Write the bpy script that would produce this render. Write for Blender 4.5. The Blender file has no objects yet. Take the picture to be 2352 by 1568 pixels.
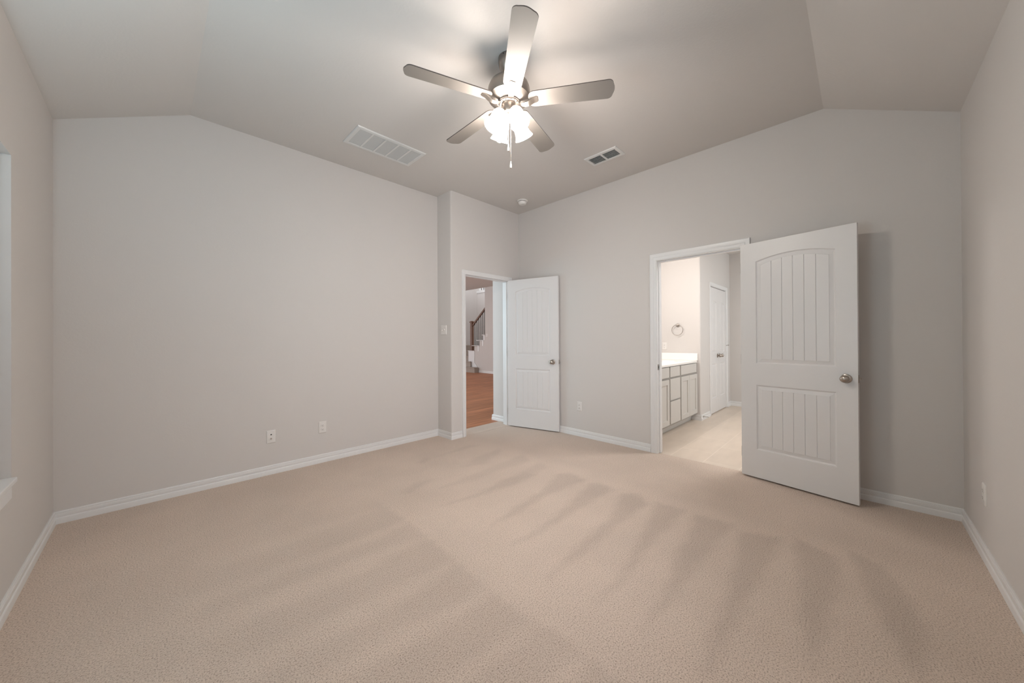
import bpy, bmesh, math, random
import numpy as np
from mathutils import Matrix, Vector
random.seed(7); np.random.seed(7)
S = bpy.context.scene
COL = S.collection
PI = math.pi
sin, cos, rad = math.sin, math.cos, math.radians

# ------------------------------------------------------------------ camera
W, H = 2352, 1568
F_PX, CX, CY = 812.07, 1179.1, 776.3
YAW, PITCH, ROLL, CAM_Z = rad(44.4385), rad(0.1994), rad(-0.3189), 1.2205
cd = bpy.data.cameras.new('camera'); cam = bpy.data.objects.new('camera', cd); COL.objects.link(cam)
fw = Vector((cos(YAW)*cos(PITCH), sin(YAW)*cos(PITCH), sin(PITCH)))
rt = Vector((sin(YAW), -cos(YAW), 0)); up = rt.cross(fw)
rt2 = rt*cos(ROLL) + up*sin(ROLL); up2 = up*cos(ROLL) - rt*sin(ROLL)
cam.matrix_world = Matrix(((rt2.x, up2.x, -fw.x, 0), (rt2.y, up2.y, -fw.y, 0), (rt2.z, up2.z, -fw.z, CAM_Z), (0, 0, 0, 1)))
cd.sensor_width = 36; cd.sensor_fit = 'HORIZONTAL'; cd.lens = 36*F_PX/W
cd.shift_x = -(CX - W/2)/W; cd.shift_y = (CY - H/2)/W
cd.clip_start = 0.02; cd.clip_end = 200
S.camera = cam

# ------------------------------------------------------------------ light and exposure
S.view_settings.view_transform = 'Standard'; S.view_settings.look = 'None'
S.view_settings.gamma = 1; S.view_settings.use_curve_mapping = False
S.view_settings.exposure = 0.0
S.cycles.max_bounces = 12; S.cycles.diffuse_bounces = 8; S.cycles.glossy_bounces = 4
S.cycles.transparent_max_bounces = 16; S.cycles.caustics_reflective = False; S.cycles.caustics_refractive = False
S.cycles.sample_clamp_indirect = 6; S.cycles.use_denoising = True
wd = bpy.data.worlds.new('daylight'); S.world = wd; wd.use_nodes = True
bg = wd.node_tree.nodes['Background']; bg.inputs[0].default_value = (0.86, 0.90, 0.95, 1); bg.inputs[1].default_value = 1.9

def area(name, loc, aim, sx, sy, watts, colour, spread=PI):
    d = bpy.data.lights.new(name, 'AREA'); d.shape = 'RECTANGLE'; d.size = sx; d.size_y = sy
    d.energy = watts; d.color = colour; d.spread = spread
    o = bpy.data.objects.new(name, d); COL.objects.link(o); o.location = loc
    o.rotation_euler = (Vector(aim)-Vector(loc)).to_track_quat('-Z', 'Y').to_euler()
    return o
def bulb(name, loc, watts, colour, r=0.05):
    d = bpy.data.lights.new(name, 'POINT'); d.energy = watts; d.color = colour; d.shadow_soft_size = r
    o = bpy.data.objects.new(name, d); COL.objects.link(o); o.location = loc; return o
SHADE_EMIT, BULB_EMIT = 58.0, 318.0
for wz in (0.80, 1.10, 1.40, 1.70, 1.95):      # daylight thrown upward by the tilted blind
    area('blind_daylight', (-0.478, 1.45, wz), (-0.478+0.5, 1.45, wz+0.85), 0.95, 0.05, 4.6, (0.60, 0.87, 1.0))
area('south_fill', (1.30, -0.72, 1.50), (3.2, 3.2, 0.7), 1.9, 1.5, 27, (0.90, 0.88, 0.94), rad(118))  # added fill lamp behind the camera, shining in through an invented window
area('living_room_daylight', (3.2, 9.4, 2.2), (5.2, 6.4, 0.0), 2.2, 1.8, 44, (1.0, 0.80, 0.68))
area('hall_daylight', (1.5, 6.4, 1.6), (3.50, 3.7, 1.2), 1.6, 1.8, 33, (0.40, 0.83, 1.0))
area('stairwell_light', (9.1, 10.9, 4.8), (9.1, 10.8, 0.0), 0.6, 0.6, 10, (1.0, 0.86, 0.76))
for i, vx in enumerate((4.00, 4.20, 4.40)):
    bulb('vanity_bulb', (vx, 2.17, 2.12), 15, (1.0, 0.95, 0.91), 0.06)
area('bathroom_window_daylight', (6.6, -1.1, 1.7), (6.6, 1.7, 1.2), 1.0, 1.0, 28, (0.86, 0.95, 1.0))
area('bathroom_ceiling_light', (4.7, 0.55, 2.70), (4.7, 0.55, 0.0), 0.5, 0.5, 26, (1.0, 0.985, 0.97))

# ------------------------------------------------------------------ materials
def nodes(name):
    m = bpy.data.materials.new(name); m.use_nodes = True; nt = m.node_tree
    return m, nt, nt.nodes['Principled BSDF']
def mat(name, col, rough=0.5, metal=0.0, bump=0.0, bscale=80.0, bdist=0.001, var=0.0, vscale=3.0, emit=None, spec=0.5):
    m, nt, b = nodes(name)
    b.inputs['Base Color'].default_value = (*col, 1); b.inputs['Roughness'].default_value = rough
    b.inputs['Metallic'].default_value = metal; b.inputs['Specular IOR Level'].default_value = spec
    tc = nt.nodes.new('ShaderNodeTexCoord')
    if var:
        n = nt.nodes.new('ShaderNodeTexNoise'); n.inputs['Scale'].default_value = vscale; n.inputs['Detail'].default_value = 3
        nt.links.new(tc.outputs['Object'], n.inputs['Vector'])
        mx = nt.nodes.new('ShaderNodeMix'); mx.data_type = 'RGBA'
        mx.inputs[6].default_value = (*[c*(1-var) for c in col], 1); mx.inputs[7].default_value = (*[min(1, c*(1+var)) for c in col], 1)
        nt.links.new(n.outputs['Fac'], mx.inputs[0]); nt.links.new(mx.outputs[2], b.inputs['Base Color'])
    if bump:
        n = nt.nodes.new('ShaderNodeTexNoise'); n.inputs['Scale'].default_value = bscale; n.inputs['Detail'].default_value = 2
        nt.links.new(tc.outputs['Object'], n.inputs['Vector'])
        bp = nt.nodes.new('ShaderNodeBump'); bp.inputs['Strength'].default_value = bump; bp.inputs['Distance'].default_value = bdist
        nt.links.new(n.outputs['Fac'], bp.inputs['Height']); nt.links.new(bp.outputs['Normal'], b.inputs['Normal'])
    if emit:
        b.inputs['Emission Color'].default_value = (*emit[0], 1); b.inputs['Emission Strength'].default_value = emit[1]
    return m
WALL = mat('wall_paint', (0.605, 0.577, 0.554), 0.75, bump=0.25, bscale=95, bdist=0.0015, spec=0.25)
CEIL = mat('ceiling_paint', (0.605, 0.578, 0.552), 0.85, bump=0.35, bscale=60, bdist=0.002, spec=0.2)
TRIM = mat('trim_paint', (0.72, 0.715, 0.71), 0.35, var=0.01)
DOOR = mat('door_paint', (0.685, 0.672, 0.665), 0.38, var=0.012, vscale=8)
PLATE = mat('plate_plastic', (0.70, 0.675, 0.65), 0.35, var=0.01)
SLOT = mat('dark_slot', (0.03, 0.027, 0.025), 0.6, var=0.1)
NICKEL = mat('satin_nickel', (0.34, 0.305, 0.275), 0.36, 1.0, var=0.03, vscale=30)
NICKEL_D = mat('knob_nickel', (0.42, 0.37, 0.325), 0.30, 1.0, var=0.03, vscale=30)
BLADE = mat('blade_silver', (0.205, 0.185, 0.168), 0.5, 0.0, var=0.02, vscale=6)
BLADE_EDGE = mat('blade_edge', (0.10, 0.085, 0.075), 0.5, var=0.05)
DARK = mat('dark_gap', (0.045, 0.045, 0.045), 0.8, var=0.1)
VENT = mat('vent_enamel', (0.66, 0.655, 0.64), 0.4, var=0.01)
VENT_S = mat('vent_slat', (0.50, 0.50, 0.49), 0.45, var=0.01)
PULL = mat('pull_ceramic', (0.75, 0.73, 0.70), 0.3, var=0.01)
VANITY = mat('vanity_paint', (0.56, 0.54, 0.51), 0.4, var=0.015)
VAN_GAP = mat('vanity_frame_paint', (0.36, 0.34, 0.315), 0.45, var=0.015)
COUNTER = mat('cultured_marble', (0.86, 0.84, 0.81), 0.2, var=0.01)
NEWEL = mat('stained_oak', (0.16, 0.075, 0.04), 0.4, var=0.18, vscale=14)
IRON = mat('dark_iron', (0.035, 0.03, 0.03), 0.5, var=0.1)
STAIR_CARPET = mat('stair_carpet', (0.40, 0.345, 0.30), 0.95, bump=0.8, bscale=260, bdist=0.004, var=0.1, vscale=120, spec=0.1)
SLAT = mat('blind_slat', (0.80, 0.80, 0.79), 0.4, var=0.01)
SHADE = mat('frosted_shade', (0.9, 0.88, 0.84), 0.3, var=0.01, emit=((1.0, 0.90, 0.82), SHADE_EMIT))
BULB = mat('lamp_bulb', (0.9, 0.88, 0.84), 0.3, var=0.01, emit=((1.0, 0.935, 0.80), BULB_EMIT))
def glass():
    m, nt, b = nodes('window_glass'); nt.nodes.remove(b)
    out = nt.nodes['Material Output']; t = nt.nodes.new('ShaderNodeBsdfTransparent'); g = nt.nodes.new('ShaderNodeBsdfGlossy')
    g.inputs['Roughness'].default_value = 0.02; fr = nt.nodes.new('ShaderNodeFresnel'); fr.inputs[0].default_value = 1.45
    mx = nt.nodes.new('ShaderNodeMixShader'); nt.links.new(fr.outputs[0], mx.inputs[0])
    nt.links.new(t.outputs[0], mx.inputs[1]); nt.links.new(g.outputs[0], mx.inputs[2]); nt.links.new(mx.outputs[0], out.inputs[0])
    return m
GLASS = glass()
def carpet():
    m, nt, b = nodes('carpet_pile'); L = nt.links.new
    b.inputs['Roughness'].default_value = 0.95; b.inputs['Specular IOR Level'].default_value = 0.1
    b.inputs['Sheen Weight'].default_value = 0.15
    tc = nt.nodes.new('ShaderNodeTexCoord')
    def noise(sc, det, rough=0.5):
        n = nt.nodes.new('ShaderNodeTexNoise'); n.inputs['Scale'].default_value = sc; n.inputs['Detail'].default_value = det
        n.inputs['Roughness'].default_value = rough; L(tc.outputs['Object'], n.inputs['Vector']); return n
    fine = noise(170, 3, 0.65); big = noise(2.2, 3); mid = noise(40, 2)
    ramp = nt.nodes.new('ShaderNodeValToRGB'); L(fine.outputs['Fac'], ramp.inputs[0])
    e = ramp.color_ramp.elements
    e[0].position = 0.33; e[0].color = (0.29, 0.22, 0.172, 1)
    e[1].position = 0.62; e[1].color = (0.675, 0.560, 0.476, 1)
    k = e.new(0.46); k.color = (0.565, 0.458, 0.382, 1)
    at = nt.nodes.new('ShaderNodeAttribute'); at.attribute_name = 'nap'
    mr = nt.nodes.new('ShaderNodeMapRange'); L(at.outputs['Fac'], mr.inputs[0])
    mr.inputs[1].default_value = 0; mr.inputs[2].default_value = 1; mr.inputs[3].default_value = 1.05; mr.inputs[4].default_value = 0.86
    mb = nt.nodes.new('ShaderNodeMapRange'); L(big.outputs['Fac'], mb.inputs[0])
    mb.inputs[1].default_value = 0.3; mb.inputs[2].default_value = 0.7; mb.inputs[3].default_value = 0.955; mb.inputs[4].default_value = 1.045
    mm = nt.nodes.new('ShaderNodeMath'); mm.operation = 'MULTIPLY'; L(mr.outputs[0], mm.inputs[0]); L(mb.outputs[0], mm.inputs[1])
    vm = nt.nodes.new('ShaderNodeVectorMath'); vm.operation = 'SCALE'; L(ramp.outputs[0], vm.inputs[0]); L(mm.outputs[0], vm.inputs['Scale'])
    L(vm.outputs[0], b.inputs['Base Color'])
    bp = nt.nodes.new('ShaderNodeBump'); bp.inputs['Strength'].default_value = 0.75; bp.inputs['Distance'].default_value = 0.006
    L(fine.outputs['Fac'], bp.inputs['Height'])
    bp2 = nt.nodes.new('ShaderNodeBump'); bp2.inputs['Strength'].default_value = 0.25; bp2.inputs['Distance'].default_value = 0.006
    L(mid.outputs['Fac'], bp2.inputs['Height']); L(bp2.outputs[0], bp.inputs['Normal']); L(bp.outputs[0], b.inputs['Normal'])
    return m
CARPET = carpet()
def bricks(name, c1, c2, cm, bw, rh, mortar, off, rough, vstretch, loc=(0, 0, 0), var=0.25, spec=0.5):
    m, nt, b = nodes(name); L = nt.links.new; b.inputs['Roughness'].default_value = rough; b.inputs['Specular IOR Level'].default_value = spec
    tc = nt.nodes.new('ShaderNodeTexCoord'); mp = nt.nodes.new('ShaderNodeMapping'); mp.inputs['Location'].default_value = loc
    L(tc.outputs['Object'], mp.inputs[0])
    t = nt.nodes.new('ShaderNodeTexBrick'); t.offset = off; t.squash = 1
    L(mp.outputs[0], t.inputs['Vector']); t.inputs['Scale'].default_value = 1
    for k, v in (('Color1', c1), ('Color2', c2), ('Mortar', cm)): t.inputs[k].default_value = (*v, 1)
    t.inputs['Mortar Size'].default_value = mortar; t.inputs['Brick Width'].default_value = bw; t.inputs['Row Height'].default_value = rh
    t.inputs['Mortar Smooth'].default_value = 0.2; t.inputs['Bias'].default_value = 0
    m2 = nt.nodes.new('ShaderNodeMapping'); m2.inputs['Scale'].default_value = vstretch; L(tc.outputs['Object'], m2.inputs[0])
    n = nt.nodes.new('ShaderNodeTexNoise'); n.inputs['Scale'].default_value = 1; n.inputs['Detail'].default_value = 4; L(m2.outputs[0], n.inputs['Vector'])
    mr = nt.nodes.new('ShaderNodeMapRange'); L(n.outputs['Fac'], mr.inputs[0]); mr.inputs[1].default_value = 0.3; mr.inputs[2].default_value = 0.7
    mr.inputs[3].default_value = 1-var; mr.inputs[4].default_value = 1+var
    vm = nt.nodes.new('ShaderNodeVectorMath'); vm.operation = 'SCALE'; L(t.outputs['Color'], vm.inputs[0]); L(mr.outputs[0], vm.inputs['Scale'])
    L(vm.outputs[0], b.inputs['Base Color'])
    bp = nt.nodes.new('ShaderNodeBump'); bp.inputs['Strength'].default_value = 0.15; bp.inputs['Distance'].default_value = 0.002; bp.invert = True
    L(t.outputs['Fac'], bp.inputs['Height']); L(bp.outputs[0], b.inputs['Normal'])
    return m
WOOD = bricks('wood_planks', (0.45, 0.19, 0.095), (0.34, 0.145, 0.072), (0.16, 0.065, 0.034), 1.3, 0.165, 0.0012, 0.37, 0.5, (1.6, 26, 1), var=0.28, spec=0.25)
TILE = bricks('floor_tile', (0.60, 0.51, 0.425), (0.58, 0.49, 0.408), (0.72, 0.63, 0.54), 0.61, 0.311, 0.0022, 0.5, 0.35, (3, 9, 1), loc=(0.1, -0.187, 0), var=0.05)

# ------------------------------------------------------------------ mesh helpers
class MB:
    def __init__(s): s.v = []; s.f = []
    def add(s, vs, fs):
        n = len(s.v); s.v += [tuple(p) for p in vs]; s.f += [tuple(i+n for i in f) for f in fs]; return s
    def box(s, x0, x1, y0, y1, z0, z1):
        return s.add([(x, y, z) for x in (x0, x1) for y in (y0, y1) for z in (z0, z1)],
                     [(0, 1, 3, 2), (4, 6, 7, 5), (0, 4, 5, 1), (2, 3, 7, 6), (0, 2, 6, 4), (1, 5, 7, 3)])
    def prism(s, poly, fn0, fn1):
        n = len(poly); s.add([fn0(*p) for p in poly] + [fn1(*p) for p in poly],
                             [tuple(range(n)), tuple(range(2*n-1, n-1, -1))] + [(i, (i+1) % n, n+(i+1) % n, n+i) for i in range(n)]); return s
    def rings(s, rs, caps=True, closed=True):
        n = len(rs[0]); vs = [p for r in rs for p in r]; fs = []
        for k in range(len(rs)-1):
            for i in range(n if closed else n-1):
                j = (i+1) % n; fs.append((k*n+i, k*n+j, (k+1)*n+j, (k+1)*n+i))
        if caps and closed: fs += [tuple(range(n-1, -1, -1)), tuple(range((len(rs)-1)*n, len(rs)*n))]
        return s.add(vs, fs)
    def lathe(s, prof, M=None, seg=32, caps=True):
        M = M or Matrix()
        return s.rings([[M @ Vector((r*cos(2*PI*i/seg), r*sin(2*PI*i/seg), z)) for i in range(seg)] for r, z in prof], caps)
    def tube(s, path, r, seg=10, up=Vector((0, 0, 1))):
        path = [Vector(p) for p in path]; rs = []
        for i, p in enumerate(path):
            t = (path[min(i+1, len(path)-1)] - path[max(i-1, 0)]).normalized()
            a = t.cross(up if abs(t.dot(up)) < 0.95 else Vector((1, 0, 0))).normalized(); b = t.cross(a)
            rr = r[i] if isinstance(r, (list, tuple)) else r
            rs.append([p + a*rr*cos(2*PI*k/seg) + b*rr*sin(2*PI*k/seg) for k in range(seg)])
        return s.rings(rs)
    def xf(s, M): s.v = [tuple(M @ Vector(p)) for p in s.v]; return s
    def build(s, name, m, parent=None, smooth=None, bevel=0):
        me = bpy.data.meshes.new(name); me.from_pydata(s.v, [], s.f)
        bm = bmesh.new(); bm.from_mesh(me); bmesh.ops.recalc_face_normals(bm, faces=bm.faces); bm.to_mesh(me); bm.free()
        me.materials.append(m)
        if smooth:
            for p in me.polygons: p.use_smooth = True
            me.set_sharp_from_angle(angle=rad(smooth))
        o = bpy.data.objects.new(name, me); COL.objects.link(o)
        if parent: o.parent = parent
        if bevel:
            b = o.modifiers.new('edge', 'BEVEL'); b.width = bevel; b.segments = 2; b.limit_method = 'ANGLE'
        return o
def tag(o, label, cat, group=None, kind=None):
    o['label'] = label; o['category'] = cat
    if group: o['group'] = group
    if kind: o['kind'] = kind
    return o
def struct(o, label, cat): return tag(o, label, cat, kind='structure')
def empty(name, M):
    o = bpy.data.objects.new(name, None); COL.objects.link(o); o.matrix_world = M if isinstance(M, Matrix) else Matrix.Translation(M); o.empty_display_size = 0.05
    return o
def frame(origin, x, y, z):
    return Matrix(((x[0], y[0], z[0], origin[0]), (x[1], y[1], z[1], origin[1]), (x[2], y[2], z[2], origin[2]), (0, 0, 0, 1)))
def copy_tree(o, parent=None):
    c = o.copy(); COL.objects.link(c)
    if parent: c.parent = parent
    for ch in list(o.children): copy_tree(ch, c)
    return c

# ------------------------------------------------------------------ room dimensions
XW, XE, YN, YS = -0.468, 3.756, 3.858, -0.485
XJ, YD = 2.555, 3.565
ZL, ZF = 2.714, 3.049
XC, YC = 0.216, 0.198
T = 0.115
A0, A1, DH = 2.768, 3.548, 2.052          # hall door opening (x)
B0, B1 = 0.765, 1.545                     # bathroom door opening (y)
WY0, WY1, WZ0, WZ1 = 0.95, 2.86, 0.56, 2.104

# ------------------------------------------------------------------ bedroom shell
nx, ny = 215, 222
gx = np.linspace(XW, XE+0.026, nx); gy = np.linspace(YS, YN, ny)
GX, GY = np.meshgrid(gx, gy, indexing='ij')
POLY = dict(
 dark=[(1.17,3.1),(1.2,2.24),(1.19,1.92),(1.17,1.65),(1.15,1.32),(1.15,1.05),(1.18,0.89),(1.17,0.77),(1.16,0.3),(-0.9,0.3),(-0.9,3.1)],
 w1=[(2.42,2.21),(2.14,2.23),(1.84,2.17),(1.48,2.2),(2.11,2.08),(2.42,2.09)],
 w2=[(2.57,1.96),(2.2,1.84),(1.94,1.81),(1.56,1.74),(1.76,1.72),(2.17,1.76),(2.61,1.7),(2.66,1.88)],
 w3=[(2.58,1.63),(2.19,1.56),(1.9,1.5),(1.49,1.48),(1.66,1.45),(1.92,1.45),(2.18,1.45),(2.62,1.44),(2.65,1.56)],
 w4=[(2.58,1.35),(2.19,1.23),(1.8,1.2),(1.42,1.15),(1.78,1.13),(2.13,1.14),(2.56,1.13),(2.67,1.25)],
 w5=[(2.63,1.09),(2.24,1.0),(1.95,0.94),(1.7,0.89),(1.43,0.88),(1.62,0.86),(1.8,0.87),(2.06,0.9),(2.32,0.89),(2.65,0.9)],
 w6=[(2.63,0.82),(2.3,0.77),(2.04,0.75),(1.75,0.68),(1.43,0.66),(1.66,0.64),(1.98,0.63),(2.34,0.62),(2.66,0.6)],
 w7=[(2.59,0.55),(2.27,0.5),(2.04,0.47),(1.61,0.44),(1.4,0.41),(1.64,0.39),(1.97,0.38),(2.29,0.36),(2.69,0.35)],
 w8=[(2.74,0.29),(2.29,0.23),(2.03,0.2),(1.7,0.13),(2.02,0.11),(2.23,0.1),(2.39,0.08),(2.66,0.1)],
 w9=[(2.81,0.06),(2.44,-0.01),(2.16,-0.07),(1.89,-0.15),(2.25,-0.18),(2.48,-0.16),(2.73,-0.07)],
 b2=[(2.57,3.25),(2.34,3.21),(2.07,3.17),(2.4,3.15),(2.63,3.14)], b1=[(1.98,3.23),(1.84,3.16),(1.87,3.09),(1.99,3.15)],
 b3=[(2.72,2.89),(2.32,2.84),(2.08,2.73),(2.27,2.64),(2.66,2.8)],
 b4=[(2.75,2.56),(2.32,2.53),(1.86,2.5),(1.66,2.48),(1.95,2.39),(2.33,2.41),(2.64,2.37)],
 b5=[(2.68,2.27),(2.25,2.22),(1.97,2.15),(2.25,2.08),(2.64,2.14)], b6=[(1.38,2.61),(1.46,2.57),(1.69,2.67),(1.56,2.72)])
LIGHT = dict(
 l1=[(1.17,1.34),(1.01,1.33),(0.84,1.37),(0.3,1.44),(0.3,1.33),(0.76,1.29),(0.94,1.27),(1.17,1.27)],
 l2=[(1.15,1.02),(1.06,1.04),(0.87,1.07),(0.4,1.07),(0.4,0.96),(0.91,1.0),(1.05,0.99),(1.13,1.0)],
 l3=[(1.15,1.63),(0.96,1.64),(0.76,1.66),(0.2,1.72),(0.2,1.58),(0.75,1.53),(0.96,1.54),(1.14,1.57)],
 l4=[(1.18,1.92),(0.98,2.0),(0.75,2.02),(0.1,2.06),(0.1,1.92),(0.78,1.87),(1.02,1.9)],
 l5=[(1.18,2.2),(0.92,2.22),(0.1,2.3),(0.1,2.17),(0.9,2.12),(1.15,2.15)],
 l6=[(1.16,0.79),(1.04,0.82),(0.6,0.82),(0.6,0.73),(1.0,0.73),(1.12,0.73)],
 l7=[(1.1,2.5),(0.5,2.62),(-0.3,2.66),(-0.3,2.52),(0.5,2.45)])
def sdf(poly):
    P = np.array(poly); n = len(P); inside = np.zeros(GX.shape, bool); dm = np.full(GX.shape, 1e9)
    for i in range(n):
        (ax, ay), (bx, by) = P[i], P[(i+1) % n]
        c = ((ay > GY) != (by > GY)) & (GX < (bx-ax)*(GY-ay)/(by-ay+1e-12)+ax); inside ^= c
        t = np.clip(((GX-ax)*(bx-ax)+(GY-ay)*(by-ay))/((bx-ax)**2+(by-ay)**2), 0, 1)
        dm = np.minimum(dm, np.hypot(GX-ax-t*(bx-ax), GY-ay-t*(by-ay)))
    return np.where(inside, dm, -dm)
def soft(d, w): return np.clip(0.5 + d/(2*w), 0, 1)
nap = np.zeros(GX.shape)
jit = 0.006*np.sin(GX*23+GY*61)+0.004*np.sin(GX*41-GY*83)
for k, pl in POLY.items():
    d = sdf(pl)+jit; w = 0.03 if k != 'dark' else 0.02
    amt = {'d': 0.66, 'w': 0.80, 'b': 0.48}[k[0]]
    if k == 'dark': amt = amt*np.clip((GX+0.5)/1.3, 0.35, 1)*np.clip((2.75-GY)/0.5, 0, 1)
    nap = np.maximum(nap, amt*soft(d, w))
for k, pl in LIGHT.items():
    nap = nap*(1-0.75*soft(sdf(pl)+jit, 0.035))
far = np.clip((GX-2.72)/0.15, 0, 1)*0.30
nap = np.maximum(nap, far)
fv = [(float(x), float(y), 0.0) for x in gx for y in gy]
ff = [(i*ny+j, (i+1)*ny+j, (i+1)*ny+j+1, i*ny+j+1) for i in range(nx-1) for j in range(ny-1)]
me = bpy.data.meshes.new('floor'); me.from_pydata(fv, [], ff); me.materials.append(CARPET)
a = me.attributes.new('nap', 'FLOAT', 'POINT'); a.data.foreach_set('value', nap.reshape(-1).astype(np.float32))
fl = bpy.data.objects.new('floor', me); COL.objects.link(fl)
struct(fl, 'beige bedroom carpet with wedge shaped vacuum marks', 'floor')
struct(MB().box(XW, XE+0.025, YS, YN, -0.06, -0.002).build('floor_base', CARPET), 'carpet backing under the beige bedroom carpet', 'floor')
o = MB()                                   # carpet tongue in the hall doorway
o.box(A0, A1, YD, YD+0.068, -0.05, 0.001)
struct(o.build('floor_doorway', CARPET), 'strip of beige carpet in the hall doorway', 'floor')

c = MB()
ey = YN+0.1; ex = XE+T
c.add([(XC, YC, ZF), (ex, YC, ZF), (ex, ey, ZF), (XC, ey, ZF)], [(0, 1, 2, 3)])
c.add([(XW, YS, ZL), (XC, YC, ZF), (XC, ey, ZF), (XW, ey, ZL)], [(0, 1, 2, 3)])
c.add([(XW, YS, ZL), (ex, YS, ZL), (ex, YC, ZF), (XC, YC, ZF)], [(0, 1, 2, 3)])
co = c.build('ceiling', CEIL)
sd = co.modifiers.new('slab', 'SOLIDIFY'); sd.thickness = 0.1; sd.offset = 1
for p in co.data.polygons:
    pass
struct(co, 'painted bedroom ceiling, flat in the middle with sloped edges', 'ceiling')
# make the slab grow upward
bm = bmesh.new(); bm.from_mesh(co.data)
for f in bm.faces:
    if f.normal.z < 0: f.normal_flip()
bm.to_mesh(co.data); bm.free()

# north wall (profile follows the ceiling)
w = MB(); pn = [(XW-0.16, 0), (XJ+T, 0), (XJ+T, ZF), (XC, ZF), (XW, ZL), (XW-0.16, ZL)]
w.prism(pn, lambda x, z: (x, YN, z), lambda x, z: (x, YN+T, z))
struct(w.build('wall_north', WALL), 'long blank greige bedroom wall with two low cover plates', 'wall')
# entry wall with rounded outer corner
r = 0.02
arc = [(XJ+r-r*cos(t), YD+r-r*sin(t)) for t in np.linspace(0, PI/2, 7)]
w = MB(); hh = DH+0.01
pil = [(XJ, YN)] + arc + [(A0, YD), (A0, YD+T), (XJ+T, YD+T), (XJ+T, YN)]
w.prism(pil, lambda x, y: (x, y, 0), lambda x, y: (x, y, hh))
w.prism([(A1, YD), (XE, YD), (XE, YD+T), (A1, YD+T)], lambda x, y: (x, y, 0), lambda x, y: (x, y, hh))
top = [(XJ, YN)] + arc + [(XE, YD), (XE, YD+T), (XJ+T, YD+T), (XJ+T, YN)]
w.prism(top, lambda x, y: (x, y, hh), lambda x, y: (x, y, ZF))
struct(w.build('wall_entry', WALL, smooth=25), 'stepped-out greige wall around the hall doorway', 'wall')
# east wall
w = MB(); pe = [(YS-0.12, 0), (B0, 0), (B0, DH+0.01), (B1, DH+0.01), (B1, 0), (YD+T, 0), (YD+T, ZF), (YC, ZF), (YS, ZL), (YS-0.12, ZL)]
w.prism(pe, lambda y, z: (XE, y, z), lambda y, z: (XE+T, y, z))
struct(w.build('wall_east', WALL), 'greige bedroom wall holding the bathroom doorway', 'wall')
SX0, SX1, SZ0, SZ1 = 0.70, 2.42, 0.72, 2.15  # opening cut for the added, unseen window
w = MB(); w.box(XW-0.16, SX0, YS-0.12, YS, 0, ZL); w.box(SX1, XE+T, YS-0.12, YS, 0, ZL); w.box(SX0, SX1, YS-0.12, YS, 0, SZ0); w.box(SX0, SX1, YS-0.12, YS, SZ1, ZL)
struct(w.build('wall_south', WALL), 'greige bedroom wall at the right edge with one cover plate', 'wall')
w = MB(); x0, x1 = XW-0.16, XW
w.box(x0, x1, YS, WY0, 0, ZL); w.box(x0, x1, WY1, YN, 0, ZL); w.box(x0, x1, WY0, WY1, 0, WZ0); w.box(x0, x1, WY0, WY1, WZ1, ZL)
struct(w.build('wall_west', WALL), 'greige bedroom wall at the left edge holding the window', 'wall')

# ------------------------------------------------------------------ window
wi = MB(); xf0, xf1 = XW-0.15, XW-0.10
def rect_ring(mb, y0, y1, z0, z1, wd_, xa, xb):
    mb.box(xa, xb, y0, y0+wd_, z0, z1); mb.box(xa, xb, y1-wd_, y1, z0, z1)
    mb.box(xa, xb, y0+wd_, y1-wd_, z0, z0+wd_); mb.box(xa, xb, y0+wd_, y1-wd_, z1-wd_, z1)
ym = (WY0+WY1)/2
rect_ring(wi, WY0, WY1, WZ0, WZ1, 0.04, xf0, xf1)
wi.box(xf0, xf1, ym-0.03, ym+0.03, WZ0+0.04, WZ1-0.04)
for a_, b_ in ((WY0+0.04, ym-0.03), (ym+0.03, WY1-0.04)): wi.box(xf0, xf1, a_, b_, 1.31, 1.355)
wo = struct(wi.build('window_1', TRIM), 'white framed window at the left edge of the room', 'window')
g = MB().box(xf0+0.02, xf0+0.026, WY0+0.04, WY1-0.04, WZ0+0.04, WZ1-0.04); g.build('pane', GLASS, wo)
st = MB(); st.box(xf1, XW+0.018, WY0+0.002, WY1-0.002, WZ0, WZ0+0.024)
st.build('window_sill', TRIM, wo, bevel=0.004)
ap = MB().box(XW, XW+0.012, WY0+0.03, WY1-0.06, WZ0-0.06, WZ0); ap.build('sill_apron', TRIM, wo, bevel=0.003)
w2 = MB(); y0, y1 = YS-0.11, YS-0.06  # unseen window, added so the south fill lamp has an opening
w2.box(SX0, SX0+.04, y0, y1, SZ0, SZ1); w2.box(SX1-.04, SX1, y0, y1, SZ0, SZ1); w2.box(SX0+.04, SX1-.04, y0, y1, SZ0, SZ0+.04); w2.box(SX0+.04, SX1-.04, y0, y1, SZ1-.04, SZ1)
w2.box((SX0+SX1)/2-.03, (SX0+SX1)/2+.03, y0, y1, SZ0+.04, SZ1-.04)
w2 = struct(w2.build('added_window', TRIM), 'unseen white framed window added behind the camera for the fill light', 'window')
MB().box(SX0+.04, SX1-.04, y0+.02, y0+.026, SZ0+.04, SZ1-.04).build('pane', GLASS, w2)
MB().box(SX0+.002, SX1-.002, y1, YS+.018, SZ0, SZ0+.024).build('window_sill', TRIM, w2, bevel=.004)
br = empty('window_blind', (XW-0.052, ym, WZ1))
tag(br, 'white slatted blind hanging inside the left window recess', 'blind')
bl = (WY1-WY0)/2-0.012
MB().box(-0.028, 0.020, -bl, bl, -0.055, -0.002).build('headrail', SLAT, br, bevel=0.003)
sl = MB(); n = 27; zt, zb = -0.075, WZ0+0.075-WZ1
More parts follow.
